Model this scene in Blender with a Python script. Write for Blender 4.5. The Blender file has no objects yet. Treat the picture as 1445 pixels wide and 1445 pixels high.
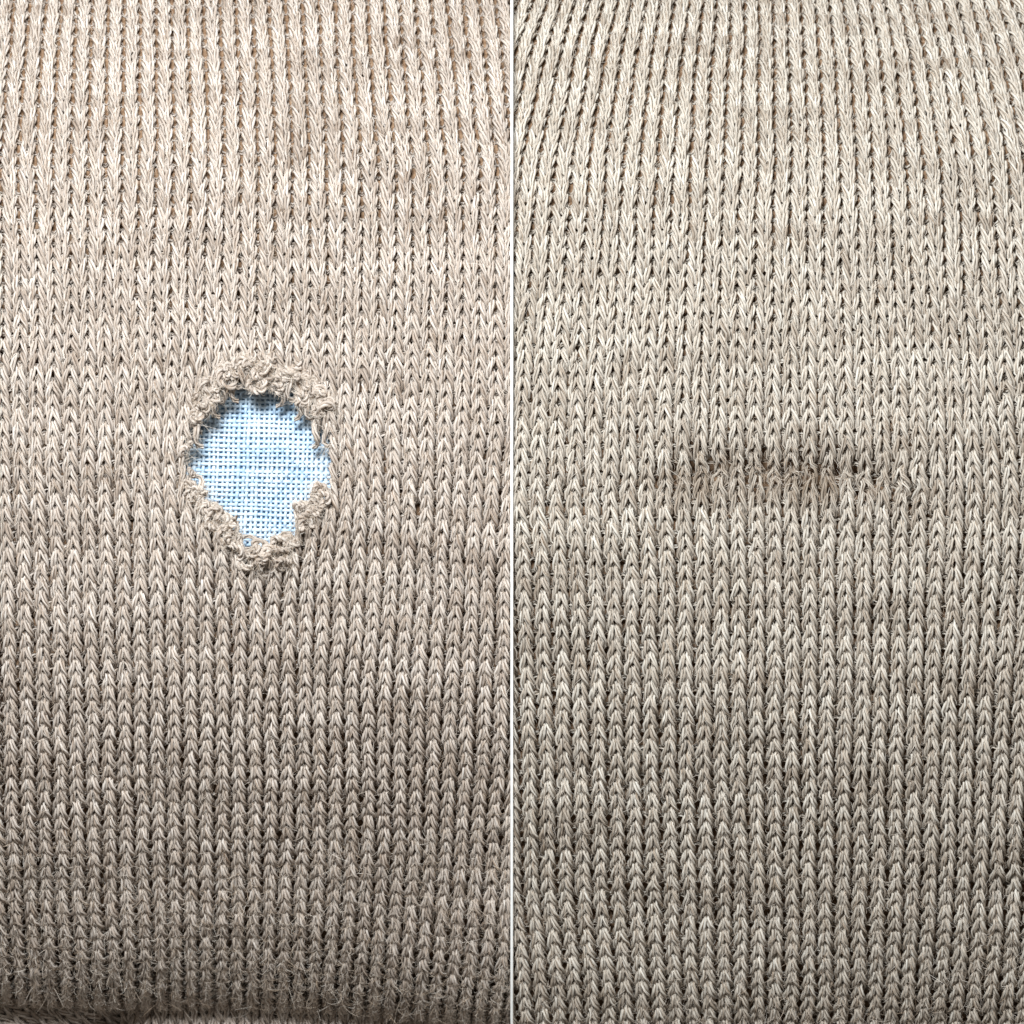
import bpy, math, random
import numpy as np

random.seed(7)
rng = np.random.default_rng(11)
sc = bpy.context.scene
col = sc.collection

# ------------------------------------------------------------------ camera
CAMZ = 60.0
cam_d = bpy.data.cameras.new('camera')
cam = bpy.data.objects.new('camera', cam_d)
col.objects.link(cam)
cam.location = (0, 0, CAMZ)
cam_d.sensor_width = 36.0
cam_d.lens = 36.0 * CAMZ / 14.45
cam_d.clip_end = 500
cam_d.dof.use_dof = True
cam_d.dof.focus_distance = CAMZ + 0.3
cam_d.dof.aperture_fstop = 0.5
sc.camera = cam

# ------------------------------------------------------------------ light
world = bpy.data.worlds.new('World')
sc.world = world
world.use_nodes = True
bg = world.node_tree.nodes['Background']
bg.inputs[0].default_value = (1.0, 0.925, 0.84, 1)
bg.inputs[1].default_value = 0.21

def area(name, loc, target, size, power, color):
    l = bpy.data.lights.new(name, 'AREA')
    l.shape = 'RECTANGLE'; l.size = size[0]; l.size_y = size[1]
    l.energy = power; l.color = color
    o = bpy.data.objects.new(name, l); col.objects.link(o)
    o.location = loc
    d = np.array(target, float) - np.array(loc, float)
    from mathutils import Vector
    o.rotation_euler = Vector(d).to_track_quat('-Z', 'Y').to_euler()
    return o
area('window_light', (-6.0, 20, 31), (0, 0, 0), (14, 10), 29500, (0.95, 0.98, 1.0))
sc.view_settings.view_transform = 'Standard'
sc.view_settings.look = 'None'
sc.view_settings.exposure = 0.0
sc.view_settings.gamma = 1.0

# ------------------------------------------------------------------ helpers
def tag(o, label=None, cat=None, group=None, kind=None):
    if label: o['label'] = label
    if cat: o['category'] = cat
    if group: o['group'] = group
    if kind: o['kind'] = kind
    return o

def empty(name, loc=(0, 0, 0)):
    o = bpy.data.objects.new(name, None); col.objects.link(o); o.location = loc
    o.empty_display_size = 0.2
    return o

def mesh_obj(name, verts, quads, mat, parent=None, attr=None, smooth=True):
    me = bpy.data.meshes.new(name)
    verts = np.asarray(verts, np.float32); quads = np.asarray(quads, np.int32)
    me.vertices.add(len(verts)); me.vertices.foreach_set('co', verts.ravel())
    k = quads.shape[1]
    me.loops.add(quads.size); me.loops.foreach_set('vertex_index', quads.ravel())
    me.polygons.add(len(quads))
    me.polygons.foreach_set('loop_start', np.arange(0, quads.size, k, dtype=np.int32))
    if smooth:
        me.polygons.foreach_set('use_smooth', np.ones(len(quads), bool))
    me.update(calc_edges=True)
    if attr is not None:
        for nm, (typ, arr) in attr.items():
            a = me.attributes.new(nm, typ, 'POINT')
            a.data.foreach_set('vector' if typ == 'FLOAT_VECTOR' else 'value', np.asarray(arr, np.float32).ravel())
    me.materials.append(mat)
    o = bpy.data.objects.new(name, me); col.objects.link(o)
    if parent: o.parent = parent
    return o

def hair_obj(name, pts, rad, tint, mat, parent):
    """pts (n,k,3), rad (n,k), tint (n)"""
    n, k = pts.shape[:2]
    hc = bpy.data.hair_curves.new(name)
    hc.add_curves([k] * n)
    hc.position_data.foreach_set('vector', np.asarray(pts, np.float32).ravel())
    a = hc.attributes.get('radius') or hc.attributes.new('radius', 'FLOAT', 'POINT')
    a.data.foreach_set('value', np.asarray(rad, np.float32).ravel())
    b = hc.attributes.new('tint', 'FLOAT', 'POINT')
    b.data.foreach_set('value', np.repeat(np.asarray(tint, np.float32), k))
    hc.materials.append(mat)
    o = bpy.data.objects.new(name, hc); col.objects.link(o); o.parent = parent
    o['kind'] = 'stuff'
    return o

def unit(a):
    return a / np.maximum(np.linalg.norm(a, axis=-1, keepdims=True), 1e-9)

def smooth01(x, a, b):
    t = np.clip((x - a) / (b - a), 0, 1)
    return t * t * (3 - 2 * t)

def value_noise(x, y, seed):
    r = np.random.default_rng(seed).random((64, 64)) * 2 - 1
    xi = np.floor(x).astype(int); yi = np.floor(y).astype(int)
    fx = x - xi; fy = y - yi
    fx = fx * fx * (3 - 2 * fx); fy = fy * fy * (3 - 2 * fy)
    g = lambda i, j: r[i % 64, j % 64]
    return (g(xi, yi) * (1 - fx) * (1 - fy) + g(xi + 1, yi) * fx * (1 - fy)
            + g(xi, yi + 1) * (1 - fx) * fy + g(xi + 1, yi + 1) * fx * fy)

# ------------------------------------------------------------------ materials
def new_mat(name):
    m = bpy.data.materials.new(name); m.use_nodes = True
    nt = m.node_tree
    return m, nt, nt.nodes['Principled BSDF']

def yarn_material(name, dark, mid, light, rough=0.75, spec=0.2):
    m, nt, p = new_mat(name)
    N, L = nt.nodes, nt.links
    at = N.new('ShaderNodeAttribute'); at.attribute_name = 'fibre'
    mp = N.new('ShaderNodeVectorMath'); mp.operation = 'MULTIPLY'
    mp.inputs[1].default_value = (1.5, 0.85, 0.85)
    L.new(at.outputs['Vector'], mp.inputs[0])
    n1 = N.new('ShaderNodeTexNoise'); n1.inputs['Scale'].default_value = 1.6
    n1.inputs['Detail'].default_value = 3.0; n1.inputs['Roughness'].default_value = 0.65
    L.new(mp.outputs[0], n1.inputs['Vector'])
    cr = N.new('ShaderNodeValToRGB')
    e = cr.color_ramp.elements
    e[0].position = 0.32; e[0].color = (*dark, 1)
    e[1].position = 0.66; e[1].color = (*light, 1)
    k = e.new(0.45); k.color = (*mid, 1)
    L.new(n1.outputs['Fac'], cr.inputs['Fac'])
    # slow drift of the yarn's colour along the strand (heathered wool), plus the mend's painted shade
    t = N.new('ShaderNodeAttribute'); t.attribute_name = 'tint'
    hs = N.new('ShaderNodeMix'); hs.data_type = 'RGBA'; hs.blend_type = 'MULTIPLY'
    hs.inputs[0].default_value = 1.0
    tr = N.new('ShaderNodeValToRGB')
    te = tr.color_ramp.elements
    te[0].position = 0.0; te[0].color = (0.43, 0.37, 0.32, 1)
    te[1].position = 1.0; te[1].color = (1.0, 1.0, 1.0, 1)
    L.new(t.outputs['Fac'], tr.inputs['Fac'])
    L.new(cr.outputs['Color'], hs.inputs[6]); L.new(tr.outputs['Color'], hs.inputs[7])
    L.new(hs.outputs[2], p.inputs['Base Color'])
    n2 = N.new('ShaderNodeTexNoise'); n2.inputs['Scale'].default_value = 2.4
    n2.inputs['Detail'].default_value = 2.0
    L.new(mp.outputs[0], n2.inputs['Vector'])
    bp = N.new('ShaderNodeBump'); bp.inputs['Strength'].default_value = 0.6
    bp.inputs['Distance'].default_value = 0.014
    L.new(n2.outputs['Fac'], bp.inputs['Height'])
    L.new(bp.outputs[0], p.inputs['Normal'])
    p.inputs['Roughness'].default_value = rough
    p.inputs['Specular IOR Level'].default_value = spec
    # light soaks through the wool and comes out warmer
    tl = N.new('ShaderNodeBsdfTranslucent'); tl.inputs['Color'].default_value = (0.80, 0.56, 0.36, 1)
    mx = N.new('ShaderNodeMixShader'); mx.inputs[0].default_value = 0.16
    L.new(p.outputs[0], mx.inputs[1]); L.new(tl.outputs[0], mx.inputs[2])
    L.new(mx.outputs[0], nt.nodes['Material Output'].inputs['Surface'])
    return m

def hair_material(name, dark, light):
    m, nt, p = new_mat(name)
    N, L = nt.nodes, nt.links
    t = N.new('ShaderNodeAttribute'); t.attribute_name = 'tint'
    cr = N.new('ShaderNodeValToRGB')
    cr.color_ramp.elements[0].color = (*dark, 1)
    cr.color_ramp.elements[1].color = (*light, 1)
    L.new(t.outputs['Fac'], cr.inputs['Fac'])
    L.new(cr.outputs['Color'], p.inputs['Base Color'])
    p.inputs['Roughness'].default_value = 0.7
    p.inputs['Specular IOR Level'].default_value = 0.25
    return m

def cloth_material(name, c0, c1, scale, bump=0.3):
    m, nt, p = new_mat(name)
    N, L = nt.nodes, nt.links
    tc = N.new('ShaderNodeTexCoord')
    n = N.new('ShaderNodeTexNoise'); n.inputs['Scale'].default_value = scale
    n.inputs['Detail'].default_value = 5
    L.new(tc.outputs['Object'], n.inputs['Vector'])
    cr = N.new('ShaderNodeValToRGB')
    cr.color_ramp.elements[0].position = 0.35; cr.color_ramp.elements[0].color = (*c0, 1)
    cr.color_ramp.elements[1].position = 0.65; cr.color_ramp.elements[1].color = (*c1, 1)
    L.new(n.outputs['Fac'], cr.inputs['Fac'])
    L.new(cr.outputs['Color'], p.inputs['Base Color'])
    bp = N.new('ShaderNodeBump'); bp.inputs['Strength'].default_value = bump
    bp.inputs['Distance'].default_value = 0.02
    L.new(n.outputs['Fac'], bp.inputs['Height']); L.new(bp.outputs[0], p.inputs['Normal'])
    p.inputs['Roughness'].default_value = 0.9
    p.inputs['Specular IOR Level'].default_value = 0.15
    return m

M_yarnL = yarn_material('beige_wool_yarn', (0.29, 0.185, 0.11), (0.64, 0.555, 0.475), (0.89, 0.85, 0.805))
M_yarnR = yarn_material('greyish_beige_wool_yarn', (0.29, 0.19, 0.11), (0.62, 0.56, 0.475), (0.87, 0.855, 0.795))
M_hair = hair_material('wool_fibre', (0.50, 0.38, 0.27), (0.86, 0.80, 0.72))
M_hairT = hair_material('tan_wool_fibre', (0.50, 0.37, 0.25), (0.90, 0.84, 0.76))
M_gap_shade = cloth_material('gap_shade_brown', (0.17, 0.10, 0.058), (0.30, 0.195, 0.12), 14.0)  # darker than the yarn: shade between the loops put into the colour
M_blue = cloth_material('blue_cotton', (0.19, 0.33, 0.49), (0.26, 0.42, 0.58), 6.0)
M_blue_thread = cloth_material('pale_blue_thread', (0.47, 0.64, 0.80), (0.68, 0.79, 0.88), 3.0)
M_card = cloth_material('white_card', (0.88, 0.90, 0.89), (0.93, 0.94, 0.93), 2.0, 0.05)
M_table = cloth_material('table_top', (0.50, 0.50, 0.49), (0.60, 0.60, 0.59), 1.2, 0.1)

# ------------------------------------------------------------------ the surfaces the knits lie on
class Panel:
    """Maps (wale u, row v) to a point of a draped knit. Sizes in hundredths of a unit."""
    def __init__(s, tilt, pitch, xc, row, y0, s_up, s_dn, drop=None):
        # tilt: list (py, degrees) positive = leans away upward;  integrate arc length both ways from y0
        s.row, s.xc, s.y0 = row, xc, y0
        s.pp = np.array(pitch, float)
        tp = np.array(tilt, float)
        ds = 2.0
        f = lambda py: math.radians(np.interp(py, tp[:, 0], tp[:, 1]))
        up = [(0.0, y0, 0.0)]; py, z, a = y0, 0.0, 0.0
        while a < s_up:
            t = f(py); py -= ds * math.cos(t); z -= ds * math.sin(t); a += ds
            up.append((a, py, z))
        dn = []; py, z, a = y0, 0.0, 0.0
        while a < s_dn:
            t = f(py)
            if drop and py > drop: t = math.radians(-96)
            py += ds * math.cos(t); z += ds * math.sin(t); a += ds
            dn.append((-a, py, z))
        s.tab = np.array(dn[::-1] + up)
        s.warp = None
    def base(s, u, v):
        a = v * s.row
        py = np.interp(a, s.tab[:, 0], s.tab[:, 1])
        z = np.interp(a, s.tab[:, 0], s.tab[:, 2])
        px = s.xc + u * np.interp(py, s.pp[:, 0], s.pp[:, 1])
        px, py, z = s.warp(px, py, z)
        z = z / 100.0
        k = (CAMZ - z) / CAMZ
        return np.stack([(px - 722.5) / 100 * k, (722.5 - py) / 100 * k, z], -1)
    def frame(s, u, v):
        p = s.base(u, v)
        e = 0.25
        du = s.base(u + e, v) - s.base(u - e, v)
        dv = s.base(u, v + e) - s.base(u, v - e)
        return p, unit(np.cross(du, dv))
    def v_at(s, py):     # row index at a height in the picture plane (upper, non folded part)
        i = np.argsort(s.tab[:, 1])
        return np.interp(py, s.tab[i, 1], s.tab[i, 0]) / s.row

def lerp_tab(x, t):
    t = np.array(t, float); return np.interp(x, t[:, 0], t[:, 1])

HC = (366.0, 655.0)      # middle of the hole
def warp_left(px, py, z):
    px = px + 1.6 * value_noise(px / 70, py / 60, 1) + 3.0 * value_noise(px / 260, py / 200, 2)
    py = py + 1.6 * value_noise(px / 60 + 9, py / 60, 3) + 4.0 * value_noise(px / 240, py / 260 + 5, 4)
    px = px + 6.0 * smooth01(py, 1180, 1440) * smooth01(px, 0, 200) * 0 
    # fold line drops a little to the right
    py = py + smooth01(py, 1150, 1400) * lerp_tab(px, [(0, 4), (170, 14), (300, 15), (500, 22), (720, 44)])
    z = z + 2.0 * value_noise(px / 200, py / 160 + 3, 5) + 2.2 * value_noise(px / 210, py / 48, 6) + 0.9 * value_noise(px / 50, py / 22, 7)
    # knit lifts at the rim of the hole and is pulled outward
    dx, dy = px - HC[0], py - HC[1]
    r = np.sqrt((dx / 100.0) ** 2 + (dy / 115.0) ** 2)
    lift = np.exp(-((r - 1.0) / 0.45) ** 2)
    rl = np.maximum(r, 0.3)
    px = px + 8.0 * np.exp(-((r - 1.0) / 0.40) ** 2) * (dx / 100.0) / rl
    py = py + 7.0 * np.exp(-((r - 1.0) / 0.40) ** 2) * (dy / 115.0) / rl
    z = z + 5.0 * lift * (0.5 + 0.5 * np.abs(dy) / 115)
    return px, py, z

def warp_right(px, py, z):
    px = px + 1.6 * value_noise(px / 70, py / 60, 21) + 3.0 * value_noise(px / 260, py / 200, 22)
    py = py + 1.6 * value_noise(px / 60 + 9, py / 60, 23) + 4.0 * value_noise(px / 240, py / 260 + 5, 24)
    z = z + 2.5 * value_noise(px / 200, py / 160 + 3, 25) + 2.2 * value_noise(px / 210, py / 48, 26) + 0.9 * value_noise(px / 50, py / 22, 27)
    pk = np.exp(-((px - 1284) / 26.0) ** 2 - ((py - 676) / 30.0) ** 2)
    z = z + 8.0 * pk
    px = px + 5.0 * pk * np.sin(py / 9.0)
    py = py + 4.0 * pk * np.sin(px / 11.0)
    # darned line: a shallow valley with the rows drawn together
    yc = 664 + 0.0007 * (px - 1060) ** 2 + 9 * value_noise(px / 55, px * 0 + 2, 71)
    w = np.exp(-((px - 1100) / 190.0) ** 4)
    d = py - yc
    z = z - 8.5 * w * np.exp(-(d / 28.0) ** 2)
    py = py - 8.0 * w * (d / 26.0) * np.exp(-(d / 30.0) ** 2)
    ww = w * np.exp(-(d / 34.0) ** 2)
    px = px + 4.5 * ww * value_noise(px / 15, py / 13, 28)
    py = py + 4.5 * ww * value_noise(px / 15 + 7, py / 13, 29)
    # a soft hollow below the darn
    z = z - 6.0 * np.exp(-((px - 1110) / 190.0) ** 2 - ((py - 790) / 110.0) ** 2)
    return px, py, z

PL = Panel([(-80, 48), (0, 42), (150, 28), (400, 12), (650, 2), (800, -6), (1000, -18), (1150, -27), (1300, -38), (1360, -52), (1390, -66), (1402, -80)],
           [(-80, 22.0), (0, 22.5), (230, 24.2), (660, 23.8), (1075, 22.9), (1300, 22.1), (1440, 21.2)],
           280, 19.5, 690, 930, 1100, drop=1400)
PL.warp = warp_left
PR = Panel([(-80, 50), (0, 44), (100, 34), (230, 24), (450, 12), (700, 1), (975, -14), (1300, -22), (1440, -31), (1520, -36)],
           [(-80, 18.6), (0, 19.8), (100, 21.8), (230, 23.7), (450, 24.9), (700, 25.7), (975, 25.0), (1300, 24.1), (1440, 23.4)],
           1080, 20.4, 690, 960, 960)
PR.warp = warp_right

HOLE = [(280, 600), (292, 580), (316, 560), (340, 545), (373, 542), (404, 552), (436, 575), (450, 600), (457, 629),
        (462, 650), (462, 680), (446, 705), (425, 730), (400, 765), (372, 785), (348, 768), (322, 738), (294, 712), (272, 690),
        (264, 660), (266, 630)]
def in_poly(x, y, poly):
    inside = np.zeros(x.shape, bool)
    n = len(poly)
    for i in range(n):
        x0, y0 = poly[i]; x1, y1 = poly[(i + 1) % n]
        c = ((y0 > y) != (y1 > y)) & (x < (x1 - x0) * (y - y0) / (y1 - y0 + 1e-12) + x0)
        inside ^= c
    return inside

# ------------------------------------------------------------------ the knit
K = 15            # segments of one loop
SIDES = 5
def jitter(shape, amp, seed):
    """random offset per quarter loop, smoothly interpolated along the yarn"""
    NV, NU, n = shape
    r = np.random.default_rng(seed).normal(0, amp, (NV, NU * 4 + 5))
    t = (np.arange(NU)[:, None] + np.linspace(0, 1, n)[None, :]) * 4
    i = np.floor(t).astype(int); f = t - i
    f = f * f * (3 - 2 * f)
    return r[:, i] * (1 - f) + r[:, i + 1] * f

def knit(panel, name, u0, u1, v0, v1, root, mat, seed, keep=None, thin=None, gather=None, brown_shade=None, clampx=None, part='stitch_column', twist=1.6,
         hairs=7.0, hair_gain=None, A=0.245, Bh=1.02, Cz=0.068, RH=0.0262, RP=0.0218):
    NU, NV = u1 - u0, v1 - v0
    t = np.linspace(-0.5, 0.5, K + 1)
    th = 2 * np.pi * t
    uu = np.arange(u0, u1)[None, :, None]; vv = np.arange(v0, v1)[:, None, None]
    sh = (NV, NU, K + 1)
    loopr = np.random.default_rng(seed + 50)
    aj = A * (1 + jitter(sh, 0.10, seed + 1)); bj = Bh * (1 + jitter(sh, 0.05, seed + 2))
    V = vv + bj * np.cos(th) + jitter(sh, 0.050, seed + 4)
    # the loops sit closer in pairs where the cloth is stretched over the shoulders of the cushion
    gath = 0.0 * V if gather is None else gather(722.5 - panel.base(uu + 0.0 * V, V)[..., 1] * 100)
    U = uu + t + aj * (1 - 0.26 * np.clip(gath, 0, 1) + 0.06 * np.clip(gath, -1, 0)) * np.sin(2 * th) - 0.080 * gath * np.sin(th) + jitter(sh, 0.030, seed + 3)
    H = -Cz * np.cos(2 * th) * (1 + jitter(sh, 0.12, seed + 5)) + jitter(sh, 0.006, seed + 6) + 0.046 * gath * np.cos(2 * np.pi * (U - uu))
    H = H * (1 - 0.16 * np.clip(gath, 0, 1))
    P0, N0 = panel.frame(U, V)
    C = P0 + N0 * H[..., None]
    # tangents (continuous over neighbouring loops of the same row)
    T = np.empty_like(C)
    T[:, :, 1:-1] = C[:, :, 2:] - C[:, :, :-2]
    T[:, 1:, 0] = C[:, 1:, 1] - C[:, :-1, -2]; T[:, 0, 0] = C[:, 0, 1] - C[:, 0, 0]
    T[:, :-1, -1] = T[:, 1:, 0]; T[:, -1, -1] = C[:, -1, -1] - C[:, -1, -2]
    T = unit(T)
    B = unit(np.cross(T, N0)); Nf = np.cross(B, T)
    # local thickness: legs fuller than the heads; thick and thin places
    rs = (0.86 + 0.20 * np.sin(th) ** 2) * (1 + jitter(sh, 0.07, seed + 7))
    pxs = P0[..., 0] * 100 + 722.5; pys = 722.5 - P0[..., 1] * 100
    if thin is not None: rs = rs * thin(pxs, pys)
    rowph = np.random.default_rng(seed + 8).random((NV, 1, 1)) * 6.28
    phi = -(uu + t - u0) * twist * 2 * np.pi + rowph + jitter(sh, 0.25, seed + 9)
    arc = ((uu + t - u0) * 2.6) + rowph * 3
    tint = np.clip(0.74 + 0.26 * value_noise((uu + t) * 0.16 + 0 * U, vv * 5.3 + 0 * U, seed + 10) + 0.08 * value_noise((uu + t) * 0.07 + 0 * U, vv * 0.45 + 0 * U, seed + 12) + jitter(sh, 0.13, seed + 11), 0, 1)
    if brown_shade is not None: tint = np.clip(tint - brown_shade(pxs, pys), 0, 1)
    ang = np.arange(SIDES) / SIDES * 2 * np.pi
    hp = []
    vert_all, attr_all, tint_all = [], [], []
    for ply in range(3):
        ph = phi + np.pi * 2 / 3 * ply
        off = (np.cos(ph)[..., None] * Nf + np.sin(ph)[..., None] * B)
        c2 = C + off * (RH * rs)[..., None]
        a2 = ang + ph[..., None]
        rr = (RP * rs)[..., None, None]
        V3 = c2[..., None, :] + rr * (np.cos(a2)[..., None] * Nf[..., None, :] + np.sin(a2)[..., None] * B[..., None, :])
        at = np.stack(np.broadcast_arrays(arc[..., None] * 0.55 + ply * 13.7 + vv[..., None] * 3.1,
                                          np.cos(ang) * 1.7 + seed, np.sin(ang) * 1.7), -1)
        at = np.broadcast_to(at, V3.shape)
        vert_all.append(V3); attr_all.append(at)
        tn = np.clip(tint + (0.12, -0.10, 0.0)[ply], 0, 1)
        tint_all.append(np.broadcast_to(tn[..., None], V3.shape[:-1]))
        hp.append((c2, ph))
    VV = np.stack(vert_all, 2)      # NV,NU,3,K+1,S,3
    AA = np.stack(attr_all, 2); TT = np.stack(tint_all, 2)
    if clampx is not None:
        lo, hi = clampx
        VV[..., 0] = np.clip(VV[..., 0], lo, hi)
    k = np.arange(K)[:, None]; s = np.arange(SIDES)[None, :]
    q = np.stack([k * SIDES + s, k * SIDES + (s + 1) % SIDES, (k + 1) * SIDES + (s + 1) % SIDES, (k + 1) * SIDES + s], -1).reshape(-1, 4)
    nper = (K + 1) * SIDES
    cx = (P0[..., K // 2, 0] * 100 + 722.5) ; cy = 722.5 - P0[..., K // 2, 1] * 100
    # centre of the visible V: half a loop below the head
    Pc = panel.base(np.arange(u0, u1)[None, :] + 0.0 * vv[..., 0], vv[..., 0] + 0.0 * np.arange(u0, u1)[None, :])
    cx = Pc[..., 0] * 100 + 722.5; cy = 722.5 - Pc[..., 1] * 100
    M = np.ones((NV, NU), bool) if keep is None else keep(cx, cy)
    for j in range(NU):
        allrows = np.nonzero(M[:, j])[0]
        if len(allrows) == 0: continue
        for rows in np.split(allrows, np.nonzero(np.diff(allrows) > 1)[0] + 1):   # a column the hole cuts in two
            n = len(rows) * 3
            vs = VV[rows, j].reshape(-1, 3)
            quads = (q[None] + (np.arange(n) * nper)[:, None, None]).reshape(-1, 4)
            mesh_obj(part, vs, quads[:, ::-1], mat, root,
                     {'fibre': ('FLOAT_VECTOR', AA[rows, j]), 'tint': ('FLOAT', TT[rows, j])})
    # loose fibres standing off the yarn
    r = np.random.default_rng(seed + 30)
    nh = int(NU * NV * hairs)
    iv = r.integers(0, NV, nh); iu = r.integers(0, NU, nh); ik = r.integers(1, K, nh)
    ok = M[iv, iu]
    if hair_gain is not None:
        g = hair_gain(cx[iv, iu], cy[iv, iu]); ok &= r.random(nh) < g
    else: g = np.zeros(nh)
    # fibres leave the front half of the loop more than the back
    ok &= r.random(nh) < (0.25 + 0.75 * np.sin(th[ik]) ** 2)
    ok0 = ok
    iv, iu, ik = iv[ok], iu[ok], ik[ok]; nh = len(iv)
    p0 = C[iv, iu, ik]; tt = T[iv, iu, ik] * r.choice([-1, 1], nh)[:, None]; nn = Nf[iv, iu, ik]; bb = B[iv, iu, ik]
    phr = r.normal(0, 0.75, nh)
    radial = np.cos(phr)[:, None] * nn + np.sin(phr)[:, None] * bb
    tang = -np.sin(phr)[:, None] * nn + np.cos(phr)[:, None] * bb
    R0 = ((RH + RP) * rs[iv, iu, ik] * 0.92)[:, None]
    fz = np.zeros(nh) if hair_gain is None else np.clip((g[ok0] - 0.62) * 2.2, 0, 1)
    long = r.random(nh) < 0.06 + 0.08 * fz
    ln = np.where(long, r.uniform(0.12, 0.32, nh), r.uniform(0.06, 0.17, nh))[:, None]
    lift = np.where(long, r.uniform(0.02, 0.10, nh), r.uniform(0.0, 0.03, nh) + 0.035 * fz * r.random(nh))[:, None]
    rnd = unit(r.normal(0, 1, (nh, 3)))
    dirv = unit(tt + 0.38 * tang * r.choice([-1, 1], nh)[:, None] + rnd * np.where(long, 0.7, 0.24 + 0.5 * fz)[:, None])
    bend = unit(r.normal(0, 1, (nh, 3))) * np.where(long, 0.55, 0.14)[:, None]
    npt = 6
    sft = np.linspace(0, 1, npt)[None, :, None]
    pts = p0[:, None] + radial[:, None] * (R0[:, None] + lift[:, None] * np.sin(sft * 2.4)) + dirv[:, None] * ln[:, None] * (sft - 0.3) + bend[:, None] * ln[:, None] * sft ** 2
    if clampx is not None: pts[..., 0] = np.clip(pts[..., 0], *clampx)
    w = r.uniform(0.0010, 0.0020, nh)[:, None] * np.array([0.6, 1, 1, 1, 0.8, 0.35])[None]
    return pts, w, r.random(nh)

def left_keep(cx, cy):
    return ~in_poly(cx, cy, HOLE)

EDGE_L, EDGE_R = -0.0215, 0.0165
left = empty('knit_fabric', (0, 0, 0))
tag(left, 'beige machine-knit wool with a frayed hole showing pale blue cloth, left of the white divider', 'knit fabric')
right = empty('knit_fabric', (0, 0, 0))
tag(right, 'greyish beige machine-knit wool with its hole darned shut, right of the white divider', 'knit fabric')

def sheet_keep(cx, cy):
    return ~in_poly(HC[0] + (cx - HC[0]) * 0.90, HC[1] + (cy - HC[1]) * 0.93, HOLE)

def thinL(x, y): return 1 - 0.045 * smooth01(y, 200, 500)
def gainL(x, y): return np.clip(0.50 + 0.6 * smooth01(y, 1050, 1380) + 0.12 * value_noise(x / 60, y / 60, 61), 0, 1)
def gainR(x, y): return np.clip(0.48 + 0.3 * smooth01(y, 1000, 1440) + 0.35 * np.exp(-((y - 680) / 35) ** 2) * np.exp(-((x - 1100) / 200) ** 4) + 0.15 * value_noise(x / 60, y / 60, 62), 0, 1)
def thinR(x, y):
    w = np.exp(-((x - 1100) / 185.0) ** 4)
    yc = 666 + 0.0007 * (x - 1060) ** 2 + 9 * value_noise(x / 55, x * 0 + 2, 71)
    return 1 - 0.045 * smooth01(y, 200, 500) - 0.42 * w * np.exp(-((y - yc) / 30.0) ** 2) * (0.65 + 0.45 * value_noise(x / 22, y / 20, 63)) - 0.05 * np.exp(-((x - 1110) / 150) ** 2 - ((y - 620) / 140) ** 2)

def brown_shadeR(x, y):  # mended band: browner yarn, plus the valley's shading painted into the tint
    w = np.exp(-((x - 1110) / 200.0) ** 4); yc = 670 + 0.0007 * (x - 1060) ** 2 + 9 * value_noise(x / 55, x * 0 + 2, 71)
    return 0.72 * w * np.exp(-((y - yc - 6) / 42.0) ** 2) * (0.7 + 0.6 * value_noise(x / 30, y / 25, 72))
gathL = lambda py: lerp_tab(py, [(0, 0.92), (220, 0.68), (420, 0.28), (520, 0), (640, -0.32), (1000, -0.48), (1250, -0.6), (1400, -0.8)])
gathR = lambda py: lerp_tab(py, [(0, 0.92), (220, 0.62), (420, 0.22), (520, -0.02), (640, -0.32), (950, -0.46), (1400, -0.6)])
vt, vb = int(PL.v_at(-45)), -53
hL = knit(PL, 'left', -14, 22, vb, vt, left, M_yarnL, 100, keep=left_keep, thin=thinL, gather=gathL, clampx=(-9, EDGE_L), hairs=48, hair_gain=gainL)
vt2 = int(PR.v_at(-45)); vb2 = int(PR.v_at(1490))
hR = knit(PR, 'right', -19, 22, vb2, vt2, right, M_yarnR, 200, thin=thinR, gather=gathR, brown_shade=brown_shadeR, clampx=(EDGE_R, 9.5), hairs=44, hair_gain=gainR)
hair_obj('loose_fibres', *hL, M_hair, left)
hair_obj('loose_fibres', *hR, M_hair, right)

# backing sheet under the loops; its dark brown paints the shade in the gaps
def sheet(panel, u0, u1, v0, v1, nu, nv, depth, mat, parent, name, keep=None, clampx=None):
    u = np.linspace(u0, u1, nu); v = np.linspace(v0, v1, nv)
    Ug, Vg = np.meshgrid(u, v)
    p, n = panel.frame(Ug, Vg)
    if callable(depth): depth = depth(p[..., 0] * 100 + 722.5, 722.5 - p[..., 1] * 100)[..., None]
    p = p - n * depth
    if clampx: p[..., 0] = np.clip(p[..., 0], *clampx)
    idx = np.arange(nu * nv).reshape(nv, nu)
    q = np.stack([idx[:-1, :-1], idx[:-1, 1:], idx[1:, 1:], idx[1:, :-1]], -1).reshape(-1, 4)
    if keep is not None:
        c = p.reshape(-1, 3)[q].mean(1)
        q = q[keep(c[:, 0] * 100 + 722.5, 722.5 - c[:, 1] * 100)]
    return mesh_obj(name, p.reshape(-1, 3), q, mat, parent)
sheet(PL, -14.4, 21.6, vb, vt, 170, 300, lambda x, y: 0.065 + 0.075 * smooth01(y, 150, 450), M_gap_shade, left, 'gap_shade_backing', keep=sheet_keep, clampx=(-9, EDGE_L))
sheet(PR, -19.4, 21.6, vb2, vt2, 120, 260, lambda x, y: 0.065 + 0.075 * smooth01(y, 150, 450) + 0.14 * np.exp(-((x - 1110) / 190.0) ** 4) * np.exp(-((y - 672) / 34.0) ** 2), M_gap_shade, right, 'gap_shade_backing', clampx=(EDGE_R, 9.5))

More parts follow.
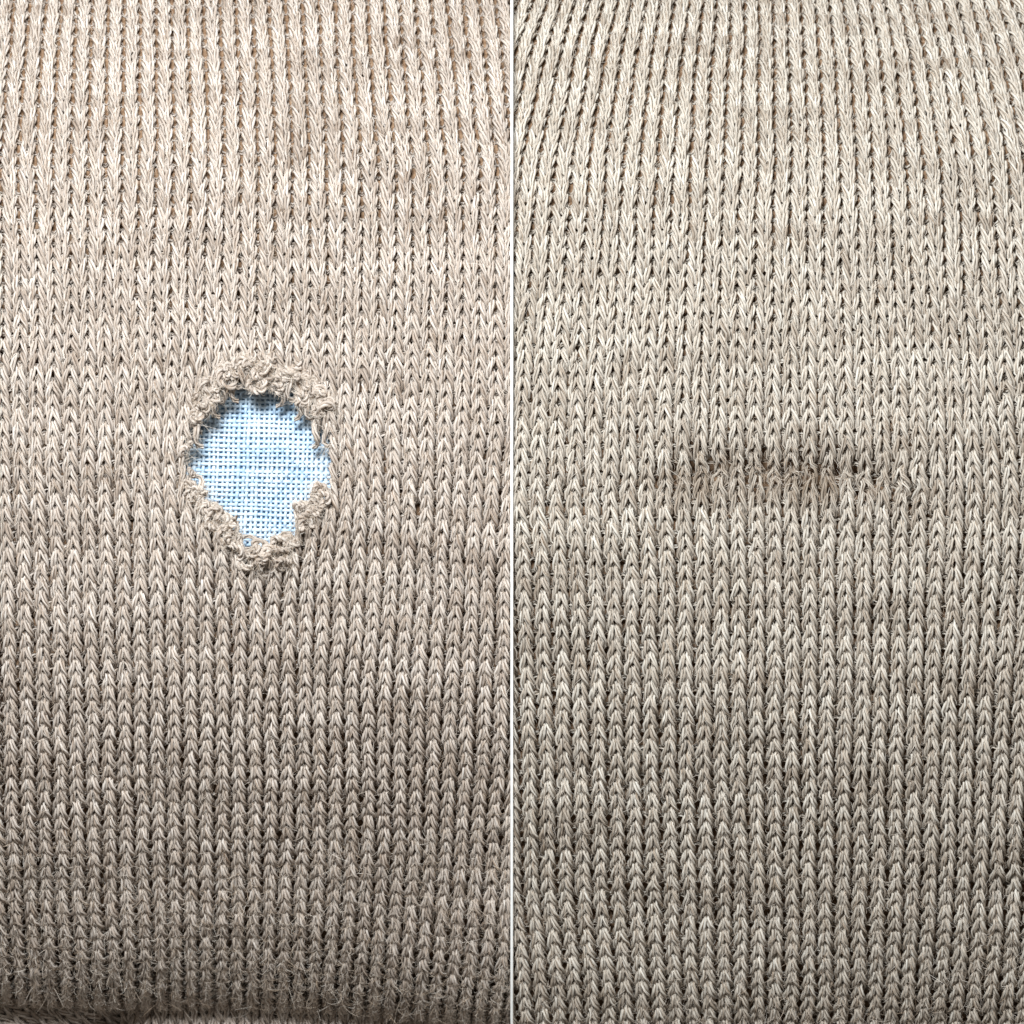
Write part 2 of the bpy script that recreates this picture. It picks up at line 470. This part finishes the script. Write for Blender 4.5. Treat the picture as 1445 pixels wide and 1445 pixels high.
# ------------------------------------------------------------------ frayed rim of the hole
RIM = [(285, 566, 12), (303, 541, 17), (333, 524, 20), (368, 520, 21), (404, 533, 20), (436, 553, 17), (460, 572, 12),
       (464, 600, 4), (470, 640, 4), (468, 678, 6), (450, 700, 12), (434, 728, 17), (416, 760, 20), (394, 785, 25), (366, 792, 25),
       (342, 776, 23), (322, 752, 19), (302, 727, 16), (283, 706, 11), (266, 676, 4), (260, 645, 4), (266, 608, 5), (276, 585, 9)]
rim = np.array(RIM + [RIM[0]], float)
seglen = np.hypot(*(rim[1:, :2] - rim[:-1, :2]).T)
cum = np.concatenate([[0], np.cumsum(seglen)])
def rim_at(s):
    s = s % cum[-1]
    return np.array([np.interp(s, cum, rim[:, i]) for i in range(3)])
vtop = lambda py: PL.v_at(py)
def surf_z(px, py):
    u = (px - PL.xc) / np.interp(py, PL.pp[:, 0], PL.pp[:, 1])
    return PL.base(np.array([u]), np.array([PL.v_at(py)]))[0, 2]
def to_world(px, py, z):
    k = (CAMZ - z) / CAMZ
    return np.array([(px - 722.5) / 100 * k, (722.5 - py) / 100 * k, z])

def ply_tube(path, r_h, r_p, turns, name, mat, parent, sides=6, seed=0):
    """two twisted plies along a path (n,3)"""
    n = len(path)
    T = unit(np.gradient(path, axis=0))
    ref = np.array([0.31, 0.22, 0.92]); B = unit(np.cross(T, ref)); Nf = np.cross(B, T)
    s = np.linspace(0, 1, n)
    ang = np.arange(sides) / sides * 2 * np.pi
    taper = np.clip(np.minimum(s, 1 - s) * 7 + 0.35, 0, 1)
    vs, at = [], []
    for ply in range(2):
        ph = s * turns * 2 * np.pi + ply * np.pi + seed
        c = path + (r_h * taper)[:, None] * (np.cos(ph)[:, None] * Nf + np.sin(ph)[:, None] * B)
        a2 = ang[None] + ph[:, None]
        v = c[:, None] + (r_p * taper)[:, None, None] * (np.cos(a2)[..., None] * Nf[:, None] + np.sin(a2)[..., None] * B[:, None])
        vs.append(v.reshape(-1, 3))
        a = np.stack(np.broadcast_arrays((s * turns * 1.2)[:, None] + ply * 7 + seed, np.cos(ang)[None] * 1.7, np.sin(ang)[None] * 1.7), -1)
        at.append(a.reshape(-1, 3))
    k = np.arange(n - 1)[:, None]; q = np.arange(sides)[None]
    f = np.stack([k * sides + q, (k + 1) * sides + q, (k + 1) * sides + (q + 1) % sides, k * sides + (q + 1) % sides], -1).reshape(-1, 4)
    f = np.concatenate([f, f + n * sides])
    V = np.concatenate(vs)
    tn = np.full(len(V), 0.55 + 0.45 * ((seed * 0.618) % 1))
    return mesh_obj(name, V, f, mat, parent, {'fibre': ('FLOAT_VECTOR', np.concatenate(at)), 'tint': ('FLOAT', tn)})

rr = np.random.default_rng(5)
fr_pts, fr_w, fr_t = [], [], []
CURLS = [(293, 541, 13), (316, 526, 11), (345, 516, 12), (372, 528, 12), (402, 524, 12), (430, 540, 13), (455, 560, 12),
         (300, 562, 10), (360, 545, 9), (392, 548, 9), (425, 565, 10), (450, 582, 9), (374, 802, 14), (398, 792, 13), (348, 795, 12),
         (330, 765, 11), (412, 762, 12), (432, 738, 11), (310, 738, 11), (294, 716, 10), (447, 712, 11), (452, 690, 9), (280, 694, 8),
         (424, 716, 8), (366, 774, 10), (390, 768, 10)]
i = 0
for (px, py, R_) in CURLS:
    c = to_world(px, py, surf_z(px, py) + 0.075 + rr.uniform(-0.01, 0.05))
    n = 34; t = np.linspace(0, 1, n)
    a = rr.uniform(0, 6.28) + t * rr.uniform(5.2, 7.6) * rr.choice([-1, 1])
    ax = unit(rr.normal(0, 0.35, 3) + np.array([0, 0, 1.0])); e1 = unit(np.cross(ax, [0.3, 1, 0.2])); e2 = np.cross(ax, e1)
    rt = R_ / 100 * (0.62 + 0.35 * t + 0.1 * np.sin(t * 9 + px))
    path = c + rt[:, None] * (np.cos(a)[:, None] * e1 + np.sin(a)[:, None] * e2 * 0.85) + ax * (0.10 * (0.5 - t))[:, None]
    path = path + np.cumsum(rr.normal(0, 0.0025, (n, 3)), axis=0)
    ply_tube(path, 0.026, 0.030, rr.uniform(2.0, 3.0), 'frayed_loop', M_yarnL, left, seed=i * 1.0 + 0.4)
    i += 1
    m = 90
    idx = rr.integers(0, n, m)
    st = path[idx] + unit(rr.normal(0, 1, (m, 3)) + np.array([0, 0, 0.5])) * 0.045
    tg = unit(np.gradient(path, axis=0))[idx]
    d = unit(tg + rr.normal(0, 0.35, (m, 3)))
    bend = unit(rr.normal(0, 1, (m, 3)))
    kk = np.linspace(0, 1, 7)[None, :, None]; L_ = rr.uniform(0.05, 0.15, (m, 1, 1))
    fr_pts.append(st[:, None] + d[:, None] * L_ * kk + bend[:, None] * L_ * 0.4 * kk ** 2)
    fr_w.append(rr.uniform(0.0011, 0.0020, (m, 1)) * np.array([[0.8, 1, 1, 1, 1, .8, .4]])); fr_t.append(0.3 + 0.7 * rr.random(m))
s = 0.0
while s < cum[-1]:
    cx, cy, rad = rim_at(s)
    reps = int(rr.integers(0, 3)) if rad > 8 else int(rr.random() < 0.2)
    for _ in range(reps):
        ox, oy = rr.normal(0, rad * 0.48, 2) if rad > 6 else rr.normal(0, 2.0, 2)
        ox, oy = np.clip([ox, oy], -rad, rad)
        px, py = cx + ox, cy + oy
        hz = surf_z(px, py) + (0.02 + 0.006 * math.sqrt(max(rad * rad - ox * ox - oy * oy, 0)) + rr.uniform(-0.02, 0.05))
        lr = rr.uniform(0.065, 0.125) if rad > 8 else rr.uniform(0.04, 0.065)
        c = to_world(px, py, hz)
        # an opened loop: three quarters of a turn, tilted, with loose ends
        n = 26
        t = np.linspace(0, 1, n); a = rr.uniform(0, 6.28) + t * rr.uniform(2.2, 4.6) * rr.choice([-1, 1])
        rad_t = lr * (1 + 0.25 * np.sin(t * 5 + rr.uniform(0, 6)))
        ax = unit(rr.normal(0, 1, 3) * np.array([0.7, 0.7, 1]) + np.array([0, 0, 0.4]))
        e1 = unit(np.cross(ax, [0.3, 1, 0.2])); e2 = np.cross(ax, e1)
        path = c + rad_t[:, None] * (np.cos(a)[:, None] * e1 + np.sin(a)[:, None] * e2) + ax * ((t - 0.5) * rr.uniform(-0.05, 0.05))[:, None]
        path = path + np.cumsum(rr.normal(0, 0.003, (n, 3)), axis=0)
        path[:, 2] = np.maximum(path[:, 2], surf_z(px, py) - 0.06)
        ply_tube(path, 0.023, 0.027, rr.uniform(1.2, 2.0), 'frayed_loop', M_yarnL, left, seed=i * 1.0)
        i += 1
        # felted halo round it
        m = int(rr.integers(34, 52)) if rad > 8 else 8
        idx = rr.integers(0, n, m)
        st = path[idx] + unit(rr.normal(0, 1, (m, 3))) * 0.032
        d = unit(np.gradient(path, axis=0)[idx] * 12 + rr.normal(0, 0.6, (m, 3)))
        bend = unit(rr.normal(0, 1, (m, 3)))
        kk = np.linspace(0, 1, 7)[None, :, None]
        L_ = rr.uniform(0.05, 0.16, (m, 1, 1))
        tw = rr.uniform(2, 6, (m, 1, 1))
        pp = st[:, None] + d[:, None] * L_ * kk + bend[:, None] * L_ * 0.18 * np.sin(kk * tw) + unit(np.cross(d, bend))[:, None] * L_ * 0.16 * (1 - np.cos(kk * tw))
        fr_pts.append(pp); fr_w.append(rr.uniform(0.0011, 0.0020, (m, 1)) * np.array([[0.8, 1, 1, 1, 1, .8, .4]])); fr_t.append(rr.random(m))
    s += 7.5
# long single fibres reaching over the opening
m = 420
ss = rr.uniform(0, cum[-1], m)
st = []
for a_ in ss:
    c_ = rim_at(a_); q_ = c_[:2] + rr.normal(0, 4, 2)
    st.append(to_world(q_[0], q_[1], surf_z(q_[0], q_[1]) + rr.uniform(0.0, 0.14)))
st = np.array(st)
ctr = to_world(HC[0], HC[1], 0.0)
d = unit((ctr - st) * np.array([1, 1, 0]) * 0.22 + rr.normal(0, 0.8, (m, 3)) * np.array([1, 1, 0.25]))
bend = unit(rr.normal(0, 1, (m, 3)) * np.array([1, 1, 0.3]))
kk = np.linspace(0, 1, 7)[None, :, None]
L_ = rr.uniform(0.10, 0.38, (m, 1, 1))
fr_pts.append(st[:, None] + d[:, None] * L_ * kk + bend[:, None] * L_ * 0.45 * kk ** 2)
fr_w.append(rr.uniform(0.0010, 0.0018, (m, 1)) * np.array([[1, 1, 1, 1, .9, .7, .3]])); fr_t.append(0.4 + 0.6 * rr.random(m))
hair_obj('frayed_fluff', np.concatenate(fr_pts), np.concatenate(fr_w), np.concatenate(fr_t), M_hairT, left)

# ------------------------------------------------------------------ blue woven cloth under the left knit
blue = empty('blue_cloth', (0, 0, -0.3))
tag(blue, 'pale blue open-weave cotton cloth seen through the hole in the left knit', 'cloth')
def cloth_pt(px, py, extra):
    z = -0.31 + extra - 0.00000 * px
    # the cloth bows with the cushion below it
    z = z + 0.03 * value_noise(px / 45, py / 70, 81)
    zz = np.interp(py, *(lambda o: (PL.tab[o, 1], PL.tab[o, 2]))(np.argsort(PL.tab[:, 1]))) / 100 + z
    k = (CAMZ - zz) / CAMZ
    return np.stack([(px - 722.5) / 100 * k, (722.5 - py) / 100 * k, zz + 0.3], -1)   # local to the empty
g = np.meshgrid(np.linspace(-40, 716, 60), np.linspace(-60, 1385, 140))
p = cloth_pt(g[0], g[1], -0.035)
idx = np.arange(60 * 140).reshape(140, 60)
q = np.stack([idx[:-1, :-1], idx[1:, :-1], idx[1:, 1:], idx[:-1, 1:]], -1).reshape(-1, 4)
mesh_obj('base_cloth', p.reshape(-1, 3), q, M_blue, blue)
SP = 6.95
TV, TQ = [], []
nb = 0
rw = np.random.default_rng(77)
def thread(P, r):
    global nb
    n = len(P); S = 5
    T = unit(np.gradient(P, axis=0)); B = unit(np.cross(T, [0, 0, 1.0])); Nn = np.cross(B, T)
    a = np.arange(S) / S * 2 * np.pi
    V = P[:, None] + r[:, None, None] * (1.14 * np.sin(a)[None, :, None] * B[:, None] + 0.7 * np.cos(a)[None, :, None] * Nn[:, None])
    k = np.arange(n - 1)[:, None]; s_ = np.arange(S)[None]
    f = np.stack([k * S + s_, (k + 1) * S + s_, (k + 1) * S + (s_ + 1) % S, k * S + (s_ + 1) % S], -1).reshape(-1, 4)
    TV.append(V.reshape(-1, 3)); TQ.append(f + nb); nb += n * S
NX, NY = 36, 38
x0, y0 = 243, 530
for i in range(NX):
    t = np.linspace(0, NY, NY * 4 + 1)
    wob = 0.8 * value_noise(t * 0.22, np.full_like(t, i * 0.37), 301) + 0.5 * rw.normal()
    tx = x0 + i * SP + wob - 0.035 * (t * SP)
    P = cloth_pt(tx, y0 + t * SP, 0.017 * np.cos(np.pi * (t + i)))
    r = 0.0195 * (1 + 0.22 * value_noise(t * 0.9, np.full_like(t, i * 3.7), 302)) * (1 + 0.08 * rw.normal())
    thread(P, r)
for j in range(NY):
    t = np.linspace(0, NX, NX * 4 + 1)
    wob = 0.8 * value_noise(t * 0.22, np.full_like(t, j * 0.41), 303) + 0.5 * rw.normal()
    ty = y0 + j * SP + wob + 0.02 * (t * SP)
    P = cloth_pt(x0 + t * SP - 0.035 * j * SP, ty, -0.017 * np.cos(np.pi * (t + j)))
    r = 0.0205 * (1 + 0.22 * value_noise(t * 0.9, np.full_like(t, j * 3.1), 304)) * (1 + 0.08 * rw.normal())
    thread(P, r)
w = mesh_obj('woven_threads', np.concatenate(TV), np.concatenate(TQ), M_blue_thread, blue)
w['kind'] = 'stuff'

# ------------------------------------------------------------------ second layer under the fold at the lower left
lower = empty('knit_layer', (0, 0, 0))
tag(lower, 'second layer of beige knit showing below the fold, bottom left beside the dark crease', 'knit fabric')
PB = Panel([(1300, 2), (1520, 2)], [(0, 21.5), (2000, 21.5)], 420, 19.0, 1430, 110, 110)
def warp_b(px, py, z):
    return px + 1.5 * value_noise(px / 60, py / 60, 41), py + 1.5 * value_noise(px / 50, py / 60, 42), z - 366 + 12 * np.exp(-((px - 330) / 120.0) ** 2) - 40 * (1 - smooth01(px, 172, 215))
PB.warp = warp_b
h1 = knit(PB, 'low', -11, 16, -5, 5, lower, M_yarnL, 400, clampx=(-9, EDGE_L), hairs=10)
hair_obj('loose_fibres', *h1, M_hair, lower)
sheet(PB, -11, 16, -5, 5, 60, 20, 0.11, M_gap_shade, lower, 'gap_shade_backing', clampx=(-9, EDGE_L))
side = empty('knit_layer', (0, 0, 0))
tag(side, 'dark slanting flap of knit in the bottom left corner under the fold', 'knit fabric')
class Rot:
    def __init__(s, c, ang, pu, pv, z): s.c, s.a, s.pu, s.pv, s.z = c, math.radians(ang), pu, pv, z
    def base(s, u, v):
        x = u * s.pu; y = v * s.pv
        px = s.c[0] + x * math.cos(s.a) - y * math.sin(s.a)
        py = s.c[1] - (x * math.sin(s.a) + y * math.cos(s.a))
        z = (s.z + 10 * value_noise(px / 90, py / 90, 44) - 60 * smooth01(px, 120, 185)) / 100
        k = (CAMZ - z) / CAMZ
        return np.stack([(px - 722.5) / 100 * k, (722.5 - py) / 100 * k, z + 0 * u], -1)
    frame = Panel.frame
RS = Rot((70, 1430), 50, 20.0, 15.5, -385)
h2 = knit(RS, 'side', -6, 7, -8, 10, side, M_yarnL, 500, clampx=(-9, -5.38), hairs=8)
hair_obj('loose_fibres', *h2, M_hair, side)
sheet(RS, -6, 7, -8, 10, 40, 40, 0.11, M_gap_shade, side, 'gap_shade_backing', clampx=(-9, -5.42))

# ------------------------------------------------------------------ white divider and table
def divider():
    top = []
    o = np.argsort(PL.tab[:, 1]); o2 = np.argsort(PR.tab[:, 1])
    ys = np.linspace(-90, 1530, 120)
    for py in ys:
        z = max(np.interp(min(py, 1398), PL.tab[o, 1], PL.tab[o, 2]), np.interp(py, PR.tab[o2, 1], PR.tab[o2, 2])) / 100 + 0.16
        top.append((py, z))
    V = []; hw = 0.0
    for py, z in top:
        k = (CAMZ - z) / CAMZ; y = (722.5 - py) / 100 * k
        for x, zz in ((EDGE_L, -7.9), (EDGE_L, z - 0.006), (EDGE_L + 0.005, z), (EDGE_R - 0.005, z), (EDGE_R, z - 0.006), (EDGE_R, -7.9)):
            V.append((x, y, zz))
    n = len(top); q = []
    for i in range(n - 1):
        for j in range(6):
            a, b = i * 6 + j, i * 6 + (j + 1) % 6
            q.append((a, b, b + 6, a + 6))
    o = mesh_obj('divider', V, np.array(q), M_card, None, smooth=False)
    tag(o, 'narrow white card strip standing between the two pieces of knit', 'divider')
divider()
tb = mesh_obj('table_surface', [(-40, -40, -8), (40, -40, -8), (40, 40, -8), (-40, 40, -8)], [(0, 1, 2, 3)], M_table)
tb['kind'] = 'structure'
